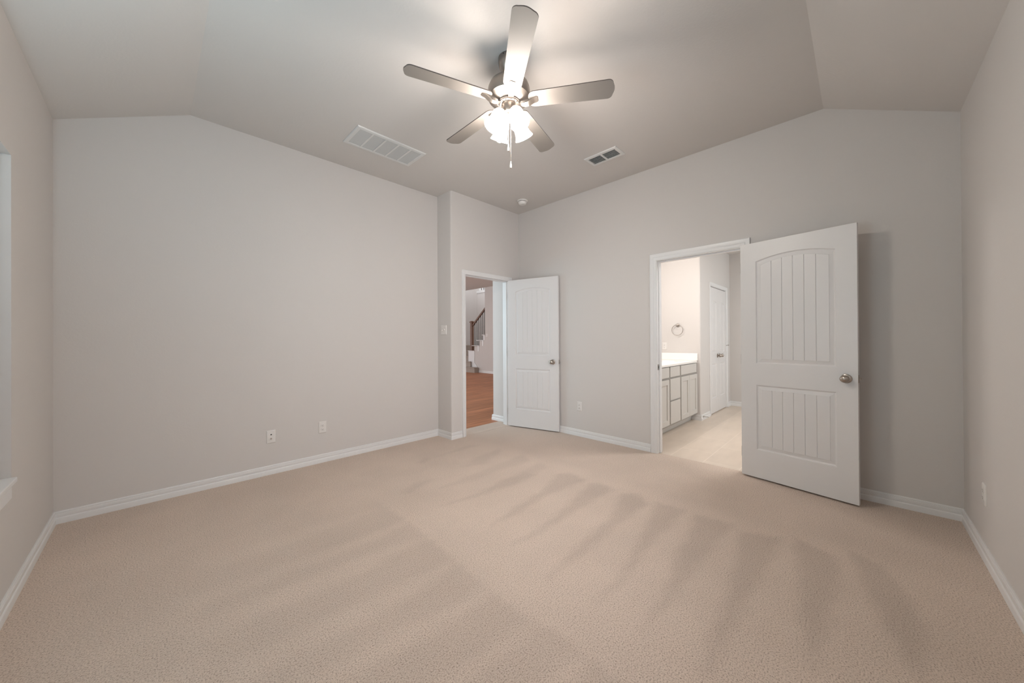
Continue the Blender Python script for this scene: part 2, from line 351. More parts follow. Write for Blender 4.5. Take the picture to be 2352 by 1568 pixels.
for i in range(n):
    z = zt + (zb+0.03-zt)*i/(n-1); ta = rad(-40); hw = 0.024
    p = [(-hw*cos(ta), hw*sin(ta)), (0, 0.002), (hw*cos(ta), -hw*sin(ta)), (0, -0.001)]
    sl.prism(p, lambda x, dz, z=z: (x, -bl+0.004, z+dz), lambda x, dz, z=z: (x, bl-0.004, z+dz))
sl.build('slats', SLAT, br)
MB().box(-0.024, 0.024, -bl, bl, zb-0.012, zb+0.010).build('bottom_rail', SLAT, br, bevel=0.003)
lc = MB()
for yy in (-0.7, 0, 0.7):
    for dx in (-0.025, 0.025): lc.tube([(dx, yy, -0.05), (dx, yy, zb)], 0.0012, 6)
lc.build('ladder_cord', SLAT, br)

# ------------------------------------------------------------------ baseboards
BP = [(0, .0832), (.0055, .0832), (.0085, .0800), (.0090, .0745), (.0070, .0725), (.0070, .0705), (.0105, .0690), (.0118, .0600), (.0112, .0530),
      (.0088, .0450), (.0086, .0420), (.0130, .0390), (.0142, .0350), (.0142, .0), (0, 0)]
def baseboard(name, pts, label, z=0.0):
    P = [Vector(p) for p in pts]; dirs = [(P[i+1]-P[i]).normalized() for i in range(len(P)-1)]
    nrm = [Vector((-d.y, d.x)) for d in dirs]; mit = []
    for i in range(len(P)):
        if i == 0: m = nrm[0]
        elif i == len(P)-1: m = nrm[-1]
        else: m = (nrm[i-1]+nrm[i])/(1+nrm[i-1].dot(nrm[i]))
        mit.append(m)
    for i in range(len(P)-1):
        ring = lambda k: [(P[k].x+mit[k].x*t, P[k].y+mit[k].y*t, z+h) for t, h in BP]
        nm, lb = (name[i], label[i]) if isinstance(name, list) else (name, label)
        struct(MB().rings([ring(i), ring(i+1)]).build(nm, TRIM, smooth=40), lb, 'baseboard')
baseboard(['baseboard_entry', 'baseboard_jog', 'baseboard_north', 'baseboard_west', 'baseboard_south', 'baseboard_east'],
          [(2.710, YD), (XJ, YD), (XJ, YN), (XW, YN), (XW, YS), (XE, YS), (XE, 0.69)],
          ['short white baseboard left of the hall doorway casing', 'short white baseboard turning the stepped wall corner', 'long white baseboard under the blank left wall',
           'white baseboard under the window wall', 'white baseboard along the right edge wall', 'white baseboard behind the large open door'])
baseboard(['baseboard_middle', 'baseboard_corner'], [(XE, 1.614), (XE, YD), (3.606, YD)],
          ['white baseboard between the two bedroom doors', 'short white baseboard hidden behind the smaller open door'])

# ------------------------------------------------------------------ door frames
CP = [(0.004, 0), (0.004, .009), (.008, .011), (.020, .0125), (.024, .0145), (.030, .012), (.036, .0145), (.046, .017), (.053, .0175), (.057, .013), (.057, 0)]
def casing(mb, s0, s1, h, fn, scale=1.0):
    rs = []
    paths = []
    for a_, t in CP:
        a_ = a_*scale if a_ > 0.004 else a_
        paths.append([fn(s0-a_, 0, t), fn(s0-a_, h+min(a_, a_), t), fn(s1+a_, h+a_, t), fn(s1+a_, 0, t)])
    for k in range(4): rs.append([p[k] for p in paths])
    mb.rings(rs)
fE = lambda s, z, t: (XE-t, s, z)
fE2 = lambda s, z, t: (XE+T+t, s, z)
fA = lambda s, z, t: (s, YD-t, z)
fA2 = lambda s, z, t: (s, YD+T+t, z)
jt = 0.018
m = MB(); casing(m, A0+0.006, A1-0.006, DH-0.006, fA); casing(m, A0+0.006, A1-0.006, DH-0.006, fA2)
m.box(A0-jt+0.018, A0+0.006, YD, YD+T, 0, DH); m.box(A1-0.006, A1, YD, YD+T, 0, DH); m.box(A0+0.006, A1-0.006, YD, YD+T, DH-0.006, DH+0.01)
m.box(A0+0.006, A0+0.018, YD+0.037, YD+0.075, 0, DH-0.006); m.box(A1-0.018, A1-0.006, YD+0.037, YD+0.075, 0, DH-0.006)
m.box(A0+0.018, A1-0.018, YD+0.037, YD+0.075, DH-0.018, DH-0.006)
struct(m.build('trim_1', TRIM, smooth=35), 'white moulded frame around the hall doorway', 'door frame')
m = MB(); casing(m, B0+0.006, B1-0.006, DH-0.004, fE, 1.28); casing(m, B0+0.006, B1-0.006, DH-0.004, fE2)
m.box(XE, XE+T, B0, B0+0.006, 0, DH); m.box(XE, XE+T, B1-0.006, B1, 0, DH); m.box(XE, XE+T, B0+0.006, B1-0.006, DH-0.006, DH+0.01)
m.box(XE+0.037, XE+0.075, B0+0.006, B0+0.018, 0, DH-0.006); m.box(XE+0.037, XE+0.075, B1-0.018, B1-0.006, 0, DH-0.006)
m.box(XE+0.037, XE+0.075, B0+0.018, B1-0.018, DH-0.018, DH-0.006)
tb = struct(m.build('trim_2', TRIM, smooth=35), 'white moulded frame around the bathroom doorway', 'door frame')
MB().box(XE+0.004, XE+0.034, B1-0.0085, B1-0.0058, 0.885, 0.945).build('strike_plate', NICKEL, tb)
MB().box(XE+0.012, XE+0.026, B1-0.0092, B1-0.0084, 0.902, 0.928).build('strike_hole', SLOT, tb)

# ------------------------------------------------------------------ doors
LOOPS = [(0, 0), (.003, .0010), (.006, .0065), (.012, .0095), (.016, .0092), (.038, .0040), (.0395, .0015), (.043, .0015)]
def leaf_mesh(w_, h_, t_, panels, grooves):
    mb = MB(); xl, xr = panels[0]['xl'], panels[0]['xr']; last = LOOPS[-1][0]
    us = set(np.linspace(0, 1, 15)); gset = []
    iw = xr-xl-2*last
    for gfr in grooves:
        us |= {gfr-0.0034/iw, gfr, gfr+0.0034/iw}; gset.append(gfr)
    us = sorted(us)
    # drop samples too near a groove edge
    keep = []
    for u in us:
        if any(abs(u-gf) < 0.012 and min(abs(u-gf-0.0034/iw), abs(u-gf+0.0034/iw), abs(u-gf)) > 1e-6 for gf in gset): continue
        keep.append(u)
    us = keep
    gi = {i for i, u in enumerate(us) if any(abs(u-gf) < 1e-6 for gf in gset)}
    for side in (0, 1):
        Y = (lambda d: d) if side == 0 else (lambda d: t_-d)
        def topz(p, u):
            x = (u-0.5)*2
            return p['zt'] + p['arch']*(1-x*x) if p['arch'] else p['zt']
        X0 = [xl + u*(xr-xl) for u in us]
        def quad(pts): mb.add(pts, [tuple(range(len(pts)))])
        quad([(0, Y(0), 0), (xl, Y(0), 0), (xl, Y(0), h_), (0, Y(0), h_)]); quad([(xr, Y(0), 0), (w_, Y(0), 0), (w_, Y(0), h_), (xr, Y(0), h_)])
        for i in range(len(us)-1):
            lo = [(0, 0)]
            for p in panels: lo += [((p['zb'], p['zb']), (topz(p, us[i]), topz(p, us[i+1])))]
            prev = (0, 0)
            for p in panels:
                quad([(X0[i], Y(0), prev[0]), (X0[i+1], Y(0), prev[1]), (X0[i+1], Y(0), p['zb']), (X0[i], Y(0), p['zb'])])
                prev = (topz(p, us[i]), topz(p, us[i+1]))
            quad([(X0[i], Y(0), prev[0]), (X0[i+1], Y(0), prev[1]), (X0[i+1], Y(0), h_), (X0[i], Y(0), h_)])
        for p in panels:
            rs = []
            for li, (of, dp) in enumerate(LOOPS):
                xs = [xl+of+u*(xr-xl-2*of) for u in us]
                dd = [dp + (0.0040 if (li == len(LOOPS)-1 and i in gi and p.get('planks')) else 0) for i in range(len(us))]
                rs.append([(xs[i], Y(dd[i]), p['zb']+of) for i in range(len(us))] + [(xs[i], Y(dd[i]), topz(p, us[i])-of) for i in range(len(us)-1, -1, -1)])
            mb.rings(rs, caps=False)
            L_ = rs[-1]; nn = len(us)
            for i in range(nn-1): quad([L_[i], L_[i+1], L_[2*nn-2-i], L_[2*nn-1-i]])
    for q in ([(0, 0, 0), (w_, 0, 0), (w_, t_, 0), (0, t_, 0)], [(0, 0, h_), (w_, 0, h_), (w_, t_, h_), (0, t_, h_)],
              [(0, 0, 0), (0, t_, 0), (0, t_, h_), (0, 0, h_)], [(w_, 0, 0), (w_, t_, 0), (w_, t_, h_), (w_, 0, h_)]):
        mb.add(q, [(0, 1, 2, 3)])
    return mb
def weld_build(mb, name, m, parent=None, smooth=30):
    o = mb.build(name, m, parent)
    bm = bmesh.new(); bm.from_mesh(o.data); bmesh.ops.remove_doubles(bm, verts=bm.verts, dist=0.00015)
    bmesh.ops.recalc_face_normals(bm, faces=bm.faces); bm.to_mesh(o.data); bm.free()
    return o
def lathe_y(prof, org, sgn):       # lathe about local y; prof (r, out)
    return Matrix(((1, 0, 0, org[0]), (0, 0, sgn, org[1]), (0, 1, 0, org[2]), (0, 0, 0, 1)))
ROSE = [(0.0, 0), (.033, 0), (.0335, .003), (.031, .007), (.024, .0105), (.014, .012), (.0, .012)]
KNOB = [(0.0, .010), (.0125, .010), (.0115, .016), (.012, .022), (.018, .027), (.0255, .034), (.0280, .043), (.0268, .052), (.0215, .060), (.013, .0655), (.005, .0675), (0.0, .068)]
def add_knob(par, x, z, t_, both=True, hole=False):
    for sgn, y in ((-1, 0.0),) + (((1, t_),) if both else ()):
        k = MB().lathe(KNOB, lathe_y(None, (x, y, z), sgn), 28, caps=False).build('knob', NICKEL_D, par, smooth=40)
        MB().lathe(ROSE, lathe_y(None, (x, y, z), sgn), 32, caps=False).build('rosette', NICKEL_D, k, smooth=30)
        if hole and sgn == -1:
            MB().lathe([(0, .0095), (.0032, .0095), (.0032, .0102), (0, .0102)], lathe_y(None, (x+0.021, y, z), sgn), 12, caps=False).build('release_hole', SLOT, k)
def add_latch(par, w_, z, t_):
    MB().box(w_-0.0005, w_+0.0015, t_/2-0.0125, t_/2+0.0125, z-0.028, z+0.028).build('latch_plate', NICKEL_D, par, bevel=0.001)
    b_ = MB(); b_.prism([(0, -.006), (.013, -.002), (.013, .0065), (0, .0065)], lambda a_, b: (w_+0.001+a_, t_/2+b, z-.008), lambda a_, b: (w_+0.001+a_, t_/2+b, z+.008))
    b_.build('latch_bolt', NICKEL_D, par, bevel=0.0012)
def add_hinges(par, hz, t_, back=True):
    for z in hz:
        h = MB(); y = t_+0.004 if back else -0.004
        h.lathe([(0, z-.045), (.0055, z-.045), (.0055, z+.045), (0, z+.045)], Matrix.Translation((-0.004, y, 0)), 14, caps=False)
        h.box(-0.0028, -0.0004, 0.003, t_-0.003, z-.044, z+.044)
        h.build('hinge', NICKEL, par, smooth=40)
W1, H1, TH = 0.762, 2.034, 0.035
PAN = [dict(xl=.117, xr=.645, zb=.240, zt=.802, arch=0, planks=1), dict(xl=.117, xr=.645, zb=.986, zt=1.872, arch=.040, planks=1)]
GR = [i/6 for i in range(1, 6)]
def door(name, p0, p1, zg, label, hole, knobx, mesh=None):
    d = (Vector(p1)-Vector(p0)).normalized()
    M = frame((p0[0], p0[1], zg), (d.x, d.y, 0), (-d.y, d.x, 0), (0, 0, 1))
    o = weld_build(leaf_mesh(W1, H1, TH, PAN, GR), name, DOOR)
    o.matrix_world = M
    struct(o, label, 'door')
    add_knob(o, knobx, 0.920-zg, TH, True, hole); add_latch(o, W1, 0.921-zg, TH); add_hinges(o, (0.2, 1.02, 1.83), TH)
    return o
door('door_1', (3.510, 3.545), (3.693, 2.839), 0.013, 'smaller open white plank panel door beside the hall doorway', False, 0.682)
door('door_2', (3.6842, .7607), (3.5443, .0143), 0.014, 'large open white plank panel door by the bathroom doorway', True, 0.699)

# ------------------------------------------------------------------ cover plates
def plate_frame(org, xdir, zdir=(0, 0, 1)):        # local x along wall, local -y out of the wall
    x = Vector(xdir); z = Vector(zdir); y = z.cross(x)
    return frame(org, x, y, z)
def round_rect(w_, h_, r_, n_=5):
    pts = []
    for cx_, cz_, a0 in ((w_/2-r_, h_/2-r_, 0), (-w_/2+r_, h_/2-r_, 90), (-w_/2+r_, -h_/2+r_, 180), (w_/2-r_, -h_/2+r_, 270)):
        for k in range(n_): t = rad(a0+90*k/(n_-1)); pts.append((cx_+r_*cos(t), cz_+r_*sin(t)))
    return pts
def plate_mesh(w_, h_):
    rs = []
    for of, y in ((0, 0), (0, -.0025), (.004, -.0062), (.006, -.0066)):
        rs.append([(x, y, z) for x, z in round_rect(w_-2*of, h_-2*of, max(.001, .004-of*.5))])
    return MB().rings(rs)
def screw(par, x, z): MB().lathe([(0, .0064), (.003, .0064), (.0028, .0076), (0, .0078)], lathe_y(None, (x, 0, z), -1), 12, caps=False).build('screw', PLATE, par, smooth=40)
def make_outlet(M, label, group='duplex outlets'):
    o = empty('duplex_outlet', M); tag(o, label, 'outlet', group)
    plate_mesh(.072, .116).build('cover_plate', PLATE, o, smooth=50)
    for zc in (.0195, -.0195):
        n_ = 24; pts = []
        for k in range(n_):
            t = 2*PI*k/n_; pts.append((max(-.0165, min(.0165, .0172*cos(t)*1.08)), max(-.0125, min(.0125, .0172*sin(t)))))
        r_ = MB().rings([[(x, -.0060, z+zc) for x, z in pts], [(x, -.0082, z+zc) for x, z in pts], [(x*.93, -.0088, z*.93+zc) for x, z in pts]]).build('receptacle', PLATE, o, smooth=50)
        s_ = MB()
        s_.box(-.0075, -.0052, -.0091, -.0084, zc-.0005, zc+.0068); s_.box(.0052, .0075, -.0091, -.0084, zc+.0005, zc+.0068)
        s_.lathe([(0, .0084), (.0028, .0084), (.0028, .0091), (0, .0091)], lathe_y(None, (0, 0, zc-.0062), -1), 10, caps=False)
        s_.build('slots', SLOT, r_)
    screw(o, 0, 0)
    return o
make_outlet(plate_frame((1.191, YN, .351), (1, 0, 0)), 'white duplex outlet low on the long blank wall')
make_outlet(plate_frame((XE, 2.523, .374), (0, -1, 0)), 'white duplex outlet between the two bedroom doors')
make_outlet(plate_frame((3.200, YS, .355), (-1, 0, 0)), 'duplex outlet low on the right edge wall')
o = empty('data_jack_plate', plate_frame((.757, YN, .343), (1, 0, 0))); tag(o, 'white cover plate with two dark jacks, left of the outlet', 'wall plate')
plate_mesh(.072, .116).build('cover_plate', PLATE, o, smooth=50)
MB().lathe([(0, .006), (.0062, .006), (.0062, .0075), (.0046, .0075), (.0046, .014), (0, .014)], lathe_y(None, (0, 0, -.018), -1), 16, caps=False).build('coax_jack', NICKEL_D, o, smooth=40)
MB().prism([(-.006, -.004), (.006, -.004), (.006, .004), (.002, .007), (-.006, .004)], lambda x, z: (x, -.006, z+.018), lambda x, z: (x, -.0072, z+.018)).build('data_jack', SLOT, o)
screw(o, 0, .045); screw(o, 0, -.045)
o = empty('light_switch', plate_frame((XJ, 3.722, 1.343), (0, -1, 0))); tag(o, 'two toggle white light switch on the stepped wall side', 'light switch')
plate_mesh(.117, .118).build('cover_plate', PLATE, o, smooth=50)
for x, s_ in ((-.023, -1), (.023, 1)):
    b_ = MB(); b_.prism([(-.005, 0), (.005, 0), (.0035, .014), (-.0035, .014)], lambda a_, b: (x+a_, -.006-b, -.004+s_*b*.6), lambda a_, b: (x+a_, -.006-b*.95, .006+s_*b*.8))
    b_.build('toggle', PLATE, o, bevel=.0008); screw(o, x, .030); screw(o, x, -.030)

# ------------------------------------------------------------------ ceiling fittings
def grille(name, x0, x1, y0, y1, label, cells_x, bar, border, along, nsl, slat_m, backing, tilt):
    cx_, cy_ = (x0+x1)/2, (y0+y1)/2
    o = empty(name, (cx_, cy_, ZF)); tag(o, label, 'vent'); X, Y = (x1-x0)/2, (y1-y0)/2
    f = MB()
    def ring(of, z): return [(-X+of, -Y+of, z), (X-of, -Y+of, z), (X-of, Y-of, z), (-X+of, Y-of, z)]
    f.rings([ring(0, -.0005), ring(0.002, -.006), ring(.008, -.010), ring(border-.002, -.011), ring(border, -.008), ring(border, -.001)], caps=False)
    ix, iy = X-border, Y-border
    L_, Sx = (ix, 'x') if along == 'x' else (iy, 'y')
    cell = (2*L_ - bar*(cells_x-1))/cells_x; cells = []
    for k in range(cells_x):
        a_ = -L_+k*(cell+bar); cells.append((a_, a_+cell))
        if k:
            if along == 'x': f.box(a_-bar, a_, -iy, iy, -.0105, -.004)
            else: f.box(-ix, ix, a_-bar, a_, -.0105, -.004)
    f.build('frame', VENT, o)
    bk = MB().box(-ix, ix, -iy, iy, -.0012, -.0004); bk.build('backing', backing, o)
    s_ = MB(); Wd = iy if along == 'x' else ix
    for a_, b_ in cells:
        for j in range(nsl):
            c_ = -Wd + 2*Wd*(j+.5)/nsl; hw = Wd/nsl*.62
            for q in (1,):
                ta = rad(tilt); pr = [(-hw*cos(ta), hw*sin(ta)), (hw*cos(ta), -hw*sin(ta)), (hw*cos(ta), -hw*sin(ta)-.0008), (-hw*cos(ta), hw*sin(ta)-.0008)]
                if along == 'x': s_.prism(pr, lambda u, z: (a_, c_+u, z-.006), lambda u, z: (b_, c_+u, z-.006))
                else: s_.prism(pr, lambda u, z: (c_+u, a_, z-.006), lambda u, z: (c_+u, b_, z-.006))
    s_.build('louvers', slat_m, o)
    return o
grille('return_air_grille', 1.222, 1.884, 3.029, 3.377, 'long white return air grille with five louvered sections on the ceiling', 5, .016, .036, 'x', 22, VENT_S, DARK, 32)
grille('supply_register', 3.071, 3.271, 1.641, 1.997, 'small white supply register with two dark slotted sections on the ceiling', 2, .020, .034, 'y', 6, VENT, DARK, -54)
o = empty('smoke_detector', (3.420, 3.172, ZF)); tag(o, 'round white smoke detector on the ceiling near the corner', 'smoke detector')
MB().lathe([(0, 0), (.070, 0), (.071, -.006), (.066, -.013), (.056, -.014), (0, -.014)], None, 40, caps=False).build('base', PULL, o, smooth=30)
MB().lathe([(0, -.0135), (.052, -.0135), (.052, -.019), (0, -.019)], None, 40, caps=False).build('vent_slot', DARK, o)
hd = MB().lathe([(0, -.0185), (.056, -.0185), (.0565, -.024), (.050, -.040), (.040, -.049), (0, -.052)], None, 40, caps=False).build('housing', PULL, o, smooth=30)
MB().lathe([(0, -.0500), (.013, -.0500), (.012, -.053), (0, -.0535)], Matrix.Translation((-.012, -.012, 0)), 20, caps=False).build('test_button', PLATE, hd, smooth=30)

# ------------------------------------------------------------------ ceiling fan
FX, FY = 1.626, 1.622
fan = empty('ceiling_fan', (FX, FY, ZF)); tag(fan, 'brushed nickel ceiling fan with five blades and four lit glass shades', 'ceiling fan')
Z = lambda z: z-ZF
cn = MB().lathe([(0, 0), (.066, 0), (.069, -.004), (.069, -.030), (.064, -.055), (.050, -.080), (.036, -.094), (0, -.096)], None, 48, caps=False).build('canopy', NICKEL, fan, smooth=30)
for k in range(2):
    t = rad(195+180*k); MB().lathe([(0, 0), (.004, 0), (.0035, .003), (0, .0035)], frame((.069*cos(t), .069*sin(t), -.014), (-sin(t), cos(t), 0), (0, 0, 1), (cos(t), sin(t), 0)), 10, caps=False).build('canopy_screw', SLOT, cn)
MB().lathe([(0, -.088), (.024, -.088), (.028, -.100), (.024, -.112), (.013, -.118), (.013, -.135), (0, -.135)], None, 32, caps=False).build('downrod', NICKEL, fan, smooth=30)
mo = MB().lathe([(0, Z(2.935)), (.030, Z(2.934)), (.036, Z(2.926)), (.060, Z(2.912)), (.100, Z(2.893)), (.125, Z(2.872)), (.135, Z(2.848)), (.1365, Z(2.838)), (.1365, Z(2.790)),
                 (.134, Z(2.784)), (.130, Z(2.782)), (.112, Z(2.770)), (.092, Z(2.763)), (.076, Z(2.760)), (0, Z(2.760))], None, 64, caps=False).build('motor_housing', NICKEL, fan, smooth=28)
MB().lathe([(0, Z(2.761)), (.074, Z(2.761)), (.074, Z(2.752)), (0, Z(2.752))], None, 48, caps=False).build('vent_ring', BLADE_EDGE, mo, smooth=30)
hub = MB().lathe([(0, Z(2.753)), (.068, Z(2.753)), (.068, Z(2.746)), (.060, Z(2.741)), (0, Z(2.741))], None, 48, caps=False).build('flywheel', NICKEL, fan, smooth=30)
for k in range(10):
    t = 4.051+2*PI*(k//2)/5+(0.45 if k % 2 else -0.45)
    MB().lathe([(0, Z(2.7425)), (.004, Z(2.7425)), (.0035, Z(2.7395)), (0, Z(2.739))], Matrix.Translation((.064*cos(t), .064*sin(t), 0)), 10, caps=False).build('screw', BLADE_EDGE, hub)
def blade_outline(r0, r1):
    w0, w1, c0, c1 = .056, .067, .040, .030
    pts = []
    hw = lambda x: w0+(w1-w0)*(x-r0)/(r1-r0)
    for k in range(7):                       # rounded root corners
        t = PI + PI/2*k/6; pts.append((r0+c0+c0*cos(t), -hw(r0+c0)+c0+c0*sin(t)))
    for k in range(7):
        t = -PI/2 + PI/2*k/6*0.92; pts.append((r1-c1+c1*cos(t), -hw(r1-c1)+c1+c1*sin(t)))
    for k in range(1, 6): 
        u = -1+2*k/6; pts.append((r1+.012*(1-u*u)-.002, u*(w1-c1*.92)))
    for k in range(7):
        t = PI/2*0.08+PI/2*k/6*0.92; pts.append((r1-c1+c1*cos(t), hw(r1-c1)-c1+c1*sin(t)))
    for k in range(7):
        t = PI/2 + PI/2*k/6; pts.append((r0+c0+c0*cos(t), hw(r0+c0)-c0+c0*sin(t)))
    return pts
bo = blade_outline(.128, .655)
PHASE = 4.051; bz = Z(2.764)
for k in range(5):
    R = Matrix.Rotation(PHASE+2*PI*k/5, 4, 'Z') @ Matrix.Translation((0, 0, bz)) @ Matrix.Rotation(rad(-12), 4, 'X')
    b_ = MB(); ins = lambda p: (p[0], p[1])
    b_.prism(bo, lambda x, y: (x, y, 0), lambda x, y: (x, y, .006)); b_.xf(R)
    bl_ = b_.build('blade', BLADE, fan); bl_.data.materials.append(BLADE_EDGE)
    for p in bl_.data.polygons:
        if len(p.vertices) == 4: p.material_index = 1
    R2 = Matrix.Rotation(PHASE+2*PI*k/5, 4, 'Z')
    ir = MB(); n_ = 14; rs = []
    for i in range(n_+1):
        u = i/n_; x = .052+.138*u; z = Z(2.749) - .014*sin(PI*min(1, u*1.25))*(1 if u < .8 else 1) + (bz-.004-Z(2.749))*max(0, (u-.55)/.45)
        hw = .013+.008*min(1, u*1.6); th = .004; tl = rad(-12)*min(1, u*1.2)
        if i == n_: hw *= .72
        rs.append([(x, -hw*cos(tl), z-hw*sin(tl)), (x, hw*cos(tl), z+hw*sin(tl)), (x, hw*cos(tl), z+hw*sin(tl)+th), (x, -hw*cos(tl), z-hw*sin(tl)+th)])
    ir.rings(rs).xf(R2); ir.build('blade_bracket', NICKEL, fan, smooth=40)
kit = MB().lathe([(0, Z(2.742)), (.050, Z(2.742)), (.051, Z(2.735)), (.050, Z(2.700)), (.045, Z(2.688)), (.034, Z(2.680)), (.030, Z(2.660)), (.026, Z(2.648)), (.014, Z(2.642)), (.008, Z(2.630)), (0, Z(2.628))], None, 40, caps=False).build('switch_housing', NICKEL, fan, smooth=30)
SH = [(.024, 0), (.031, .004), (.040, .014), (.0465, .028), (.048, .042), (.0470, .058), (.0475, .074), (.052, .090), (.059, .104), (.065, .114)]
for az in (79, -11, 259, 169):
    t = rad(az); tl = rad(28)
    ax = Vector((cos(t)*sin(tl), sin(t)*sin(tl), -cos(tl))); xx = Vector((-sin(t), cos(t), 0)); yy = ax.cross(xx)
    base = Vector((cos(t)*.056, sin(t)*.056, Z(2.690)))
    ar = MB().tube([(cos(t)*.030, sin(t)*.030, Z(2.712)), (cos(t)*.048, sin(t)*.048, Z(2.708)), base-ax*.004, base+ax*.014], [.010, .010, .011, .011], 14)
    ar.lathe([(0, -.004), (.022, -.004), (.027, .004), (.027, .012), (0, .012)], frame(base, xx, yy, ax), 24, caps=False)
    ar.build('lamp_arm', NICKEL, fan, smooth=40)
    MM = frame(base+ax*.010, xx, yy, ax) @ Matrix.Diagonal((.94, .94, 1.12, 1))
    prof = SH + [(r_-.003, z_) for r_, z_ in reversed(SH)]
    sh = MB().lathe(prof, MM, 36, caps=False).build('lamp_shade', SHADE, fan, smooth=60)
    sh['label'] = 'glowing frosted glass bell shade'
    MB().lathe([(0, .012), (.013, .014), (.014, .050), (.022, .072), (.0285, .092), (.0265, .108), (.018, .118), (.008, .1225), (0, .1235)], MM, 20, caps=False).build('bulb', BULB, sh, smooth=60)
va = math.atan2(-FY, -FX)
def chain(dx, dy, z1, z0):
    p = (dx, dy); ch = MB().tube([(p[0], p[1], Z(z1)), (p[0], p[1], Z(z0))], .0013, 8)
    c_ = ch.build('pull_chain', NICKEL, fan)
    w_ = MB().lathe([(0, Z(z0)+.002), (.003, Z(z0)), (.0042, Z(z0)-.010), (.0062, Z(z0)-.026), (.0068, Z(z0)-.036), (.0055, Z(z0)-.042), (0, Z(z0)-.043)], Matrix.Translation((p[0], p[1], 0)), 18, caps=False).build('pull_knob', PULL, c_, smooth=40)
    MB().lathe([(0, Z(z0)-.0415), (.0048, Z(z0)-.042), (.0035, Z(z0)-.047), (0, Z(z0)-.048)], Matrix.Translation((p[0], p[1], 0)), 14, caps=False).build('pull_tip', NICKEL_D, c_, smooth=40)
rv = Vector((sin(va+PI), -cos(va+PI)))    # picture-right direction at the fan
ff_ = Vector((cos(va), sin(va)))
c1 = ff_*.034 + rv*(-.005); c2 = ff_*.010 + rv*(.010)
chain(c1.x, c1.y, 2.675, 2.470); chain(c2.x, c2.y, 2.632, 2.372)

# ------------------------------------------------------------------ door stops
o = empty('hinged_door_stop', (XE-0.014, 2.862, 0.052)); tag(o, 'small metal door stop on the baseboard behind the smaller door', 'door stop')
MB().lathe([(0, 0), (.011, 0), (.010, .004), (0, .005)], frame((0, 0, 0), (0, 1, 0), (0, 0, 1), (-1, 0, 0)), 16, caps=False).build('base', NICKEL_D, o, smooth=40)
MB().tube([(-.004, 0, 0), (-.020, -.006, .008), (-.034, -.004, .010)], .0035, 8).build('arm', NICKEL_D, o, smooth=40)
MB().tube([(-.008, 0, -.002), (-.022, .006, -.030), (-.034, .012, -.042)], .003, 8).build('leg', NICKEL_D, o, smooth=40)
def spring_stop(M, label):
    o = empty('spring_door_stop', M); tag(o, label, 'door stop')
    MB().lathe([(0, 0), (.011, 0), (.010, .006), (.006, .009), (0, .009)], None, 16, caps=False).build('base', NICKEL_D, o, smooth=40)
    hp = [(.0052*cos(t), .0052*sin(t), .008+.060*t/(2*PI*14)) for t in np.linspace(0, 2*PI*14, 14*10)]
    MB().tube(hp, .0011, 5).build('spring', NICKEL_D, o, smooth=60)
    MB().lathe([(0, .066), (.0065, .066), (.0068, .076), (.005, .079), (0, .080)], None, 14, caps=False).build('rubber_tip', PULL, o, smooth=40)
BYC = 1.700
spring_stop(frame((5.80, BYC-.0125, .045), (1, 0, 0), (0, 0, 1), (0, -1, 0)), 'spring door stop on the bathroom baseboard beside the vanity')

# ------------------------------------------------------------------ bathroom shell
XS, BN, BE, BS, BZ = 5.72, 2.312, 7.385, -1.25, 2.745
MB_ = MB().box(XE+0.026, BE, BS, BN, -0.06, -0.006)
struct(MB_.build('floor_tile', TILE), 'beige rectangular tile bathroom floor', 'floor')
struct(MB().box(XE+0.02, BE+T, BS-T, BN+T, BZ, BZ+0.1).build('ceiling_bathroom', CEIL), 'bathroom ceiling', 'ceiling')
struct(MB().box(XE+T, XS+.02, BN, BN+T, 0, BZ).build('wall_vanity', WALL), 'bathroom wall behind the vanity', 'wall')
C0, C1, CH = 6.200, 7.130, 2.062
arc = [(XS+r-r*cos(t), BYC+r-r*sin(t)) for t in np.linspace(0, PI/2, 7)]
w = MB(); pil = [(XS, BN)] + arc + [(C0, BYC), (C0, BYC+T), (XS+T, BYC+T), (XS+T, BN)]
w.prism(pil, lambda x, y: (x, y, -.006), lambda x, y: (x, y, CH))
w.prism([(C1, BYC), (BE, BYC), (BE, BYC+T), (C1, BYC+T)], lambda x, y: (x, y, -.006), lambda x, y: (x, y, CH))
w.prism([(XS, BN)] + arc + [(BE, BYC), (BE, BYC+T), (XS+T, BYC+T), (XS+T, BN)], lambda x, y: (x, y, CH), lambda x, y: (x, y, BZ))
struct(w.build('wall_closet', WALL, smooth=25), 'bathroom wall with the towel ring and the narrow closet doors', 'wall')
struct(MB().box(BE, BE+T, BS, BYC+T, -.006, BZ).build('wall_bathroom_end', WALL), 'far end wall of the bathroom', 'wall')
struct(MB().box(XE+T, BE+T, BS-T, BS, -.006, BZ).build('wall_bathroom_south', WALL), 'bathroom wall opposite the vanity', 'wall')
m = MB(); fC = lambda s, z, t: (s, BYC-t, z)
casing(m, C0+.004, C1-.004, CH-.004, fC)
m.box(C0, C0+.006, BYC, BYC+T, -.006, CH); m.box(C1-.006, C1, BYC, BYC+T, -.006, CH); m.box(C0+.006, C1-.006, BYC, BYC+T, CH-.006, CH)
struct(m.build('trim_3', TRIM, smooth=35), 'white moulded frame around the bathroom closet doors', 'door frame')
baseboard(['baseboard_closet', 'baseboard_vanity'], [(C0-.055, BYC), (XS, BYC), (XS, 1.832)],
          ['white bathroom baseboard between vanity and closet doors', 'white bathroom baseboard under the vanity end'], z=-.006)
baseboard(['baseboard_bathroom', 'baseboard_bathroom_corner'], [(BE, BS), (BE, BYC), (C1+.055, BYC)],
          ['white baseboard on the far bathroom wall', 'short white bathroom baseboard right of the closet doors'], z=-.006)
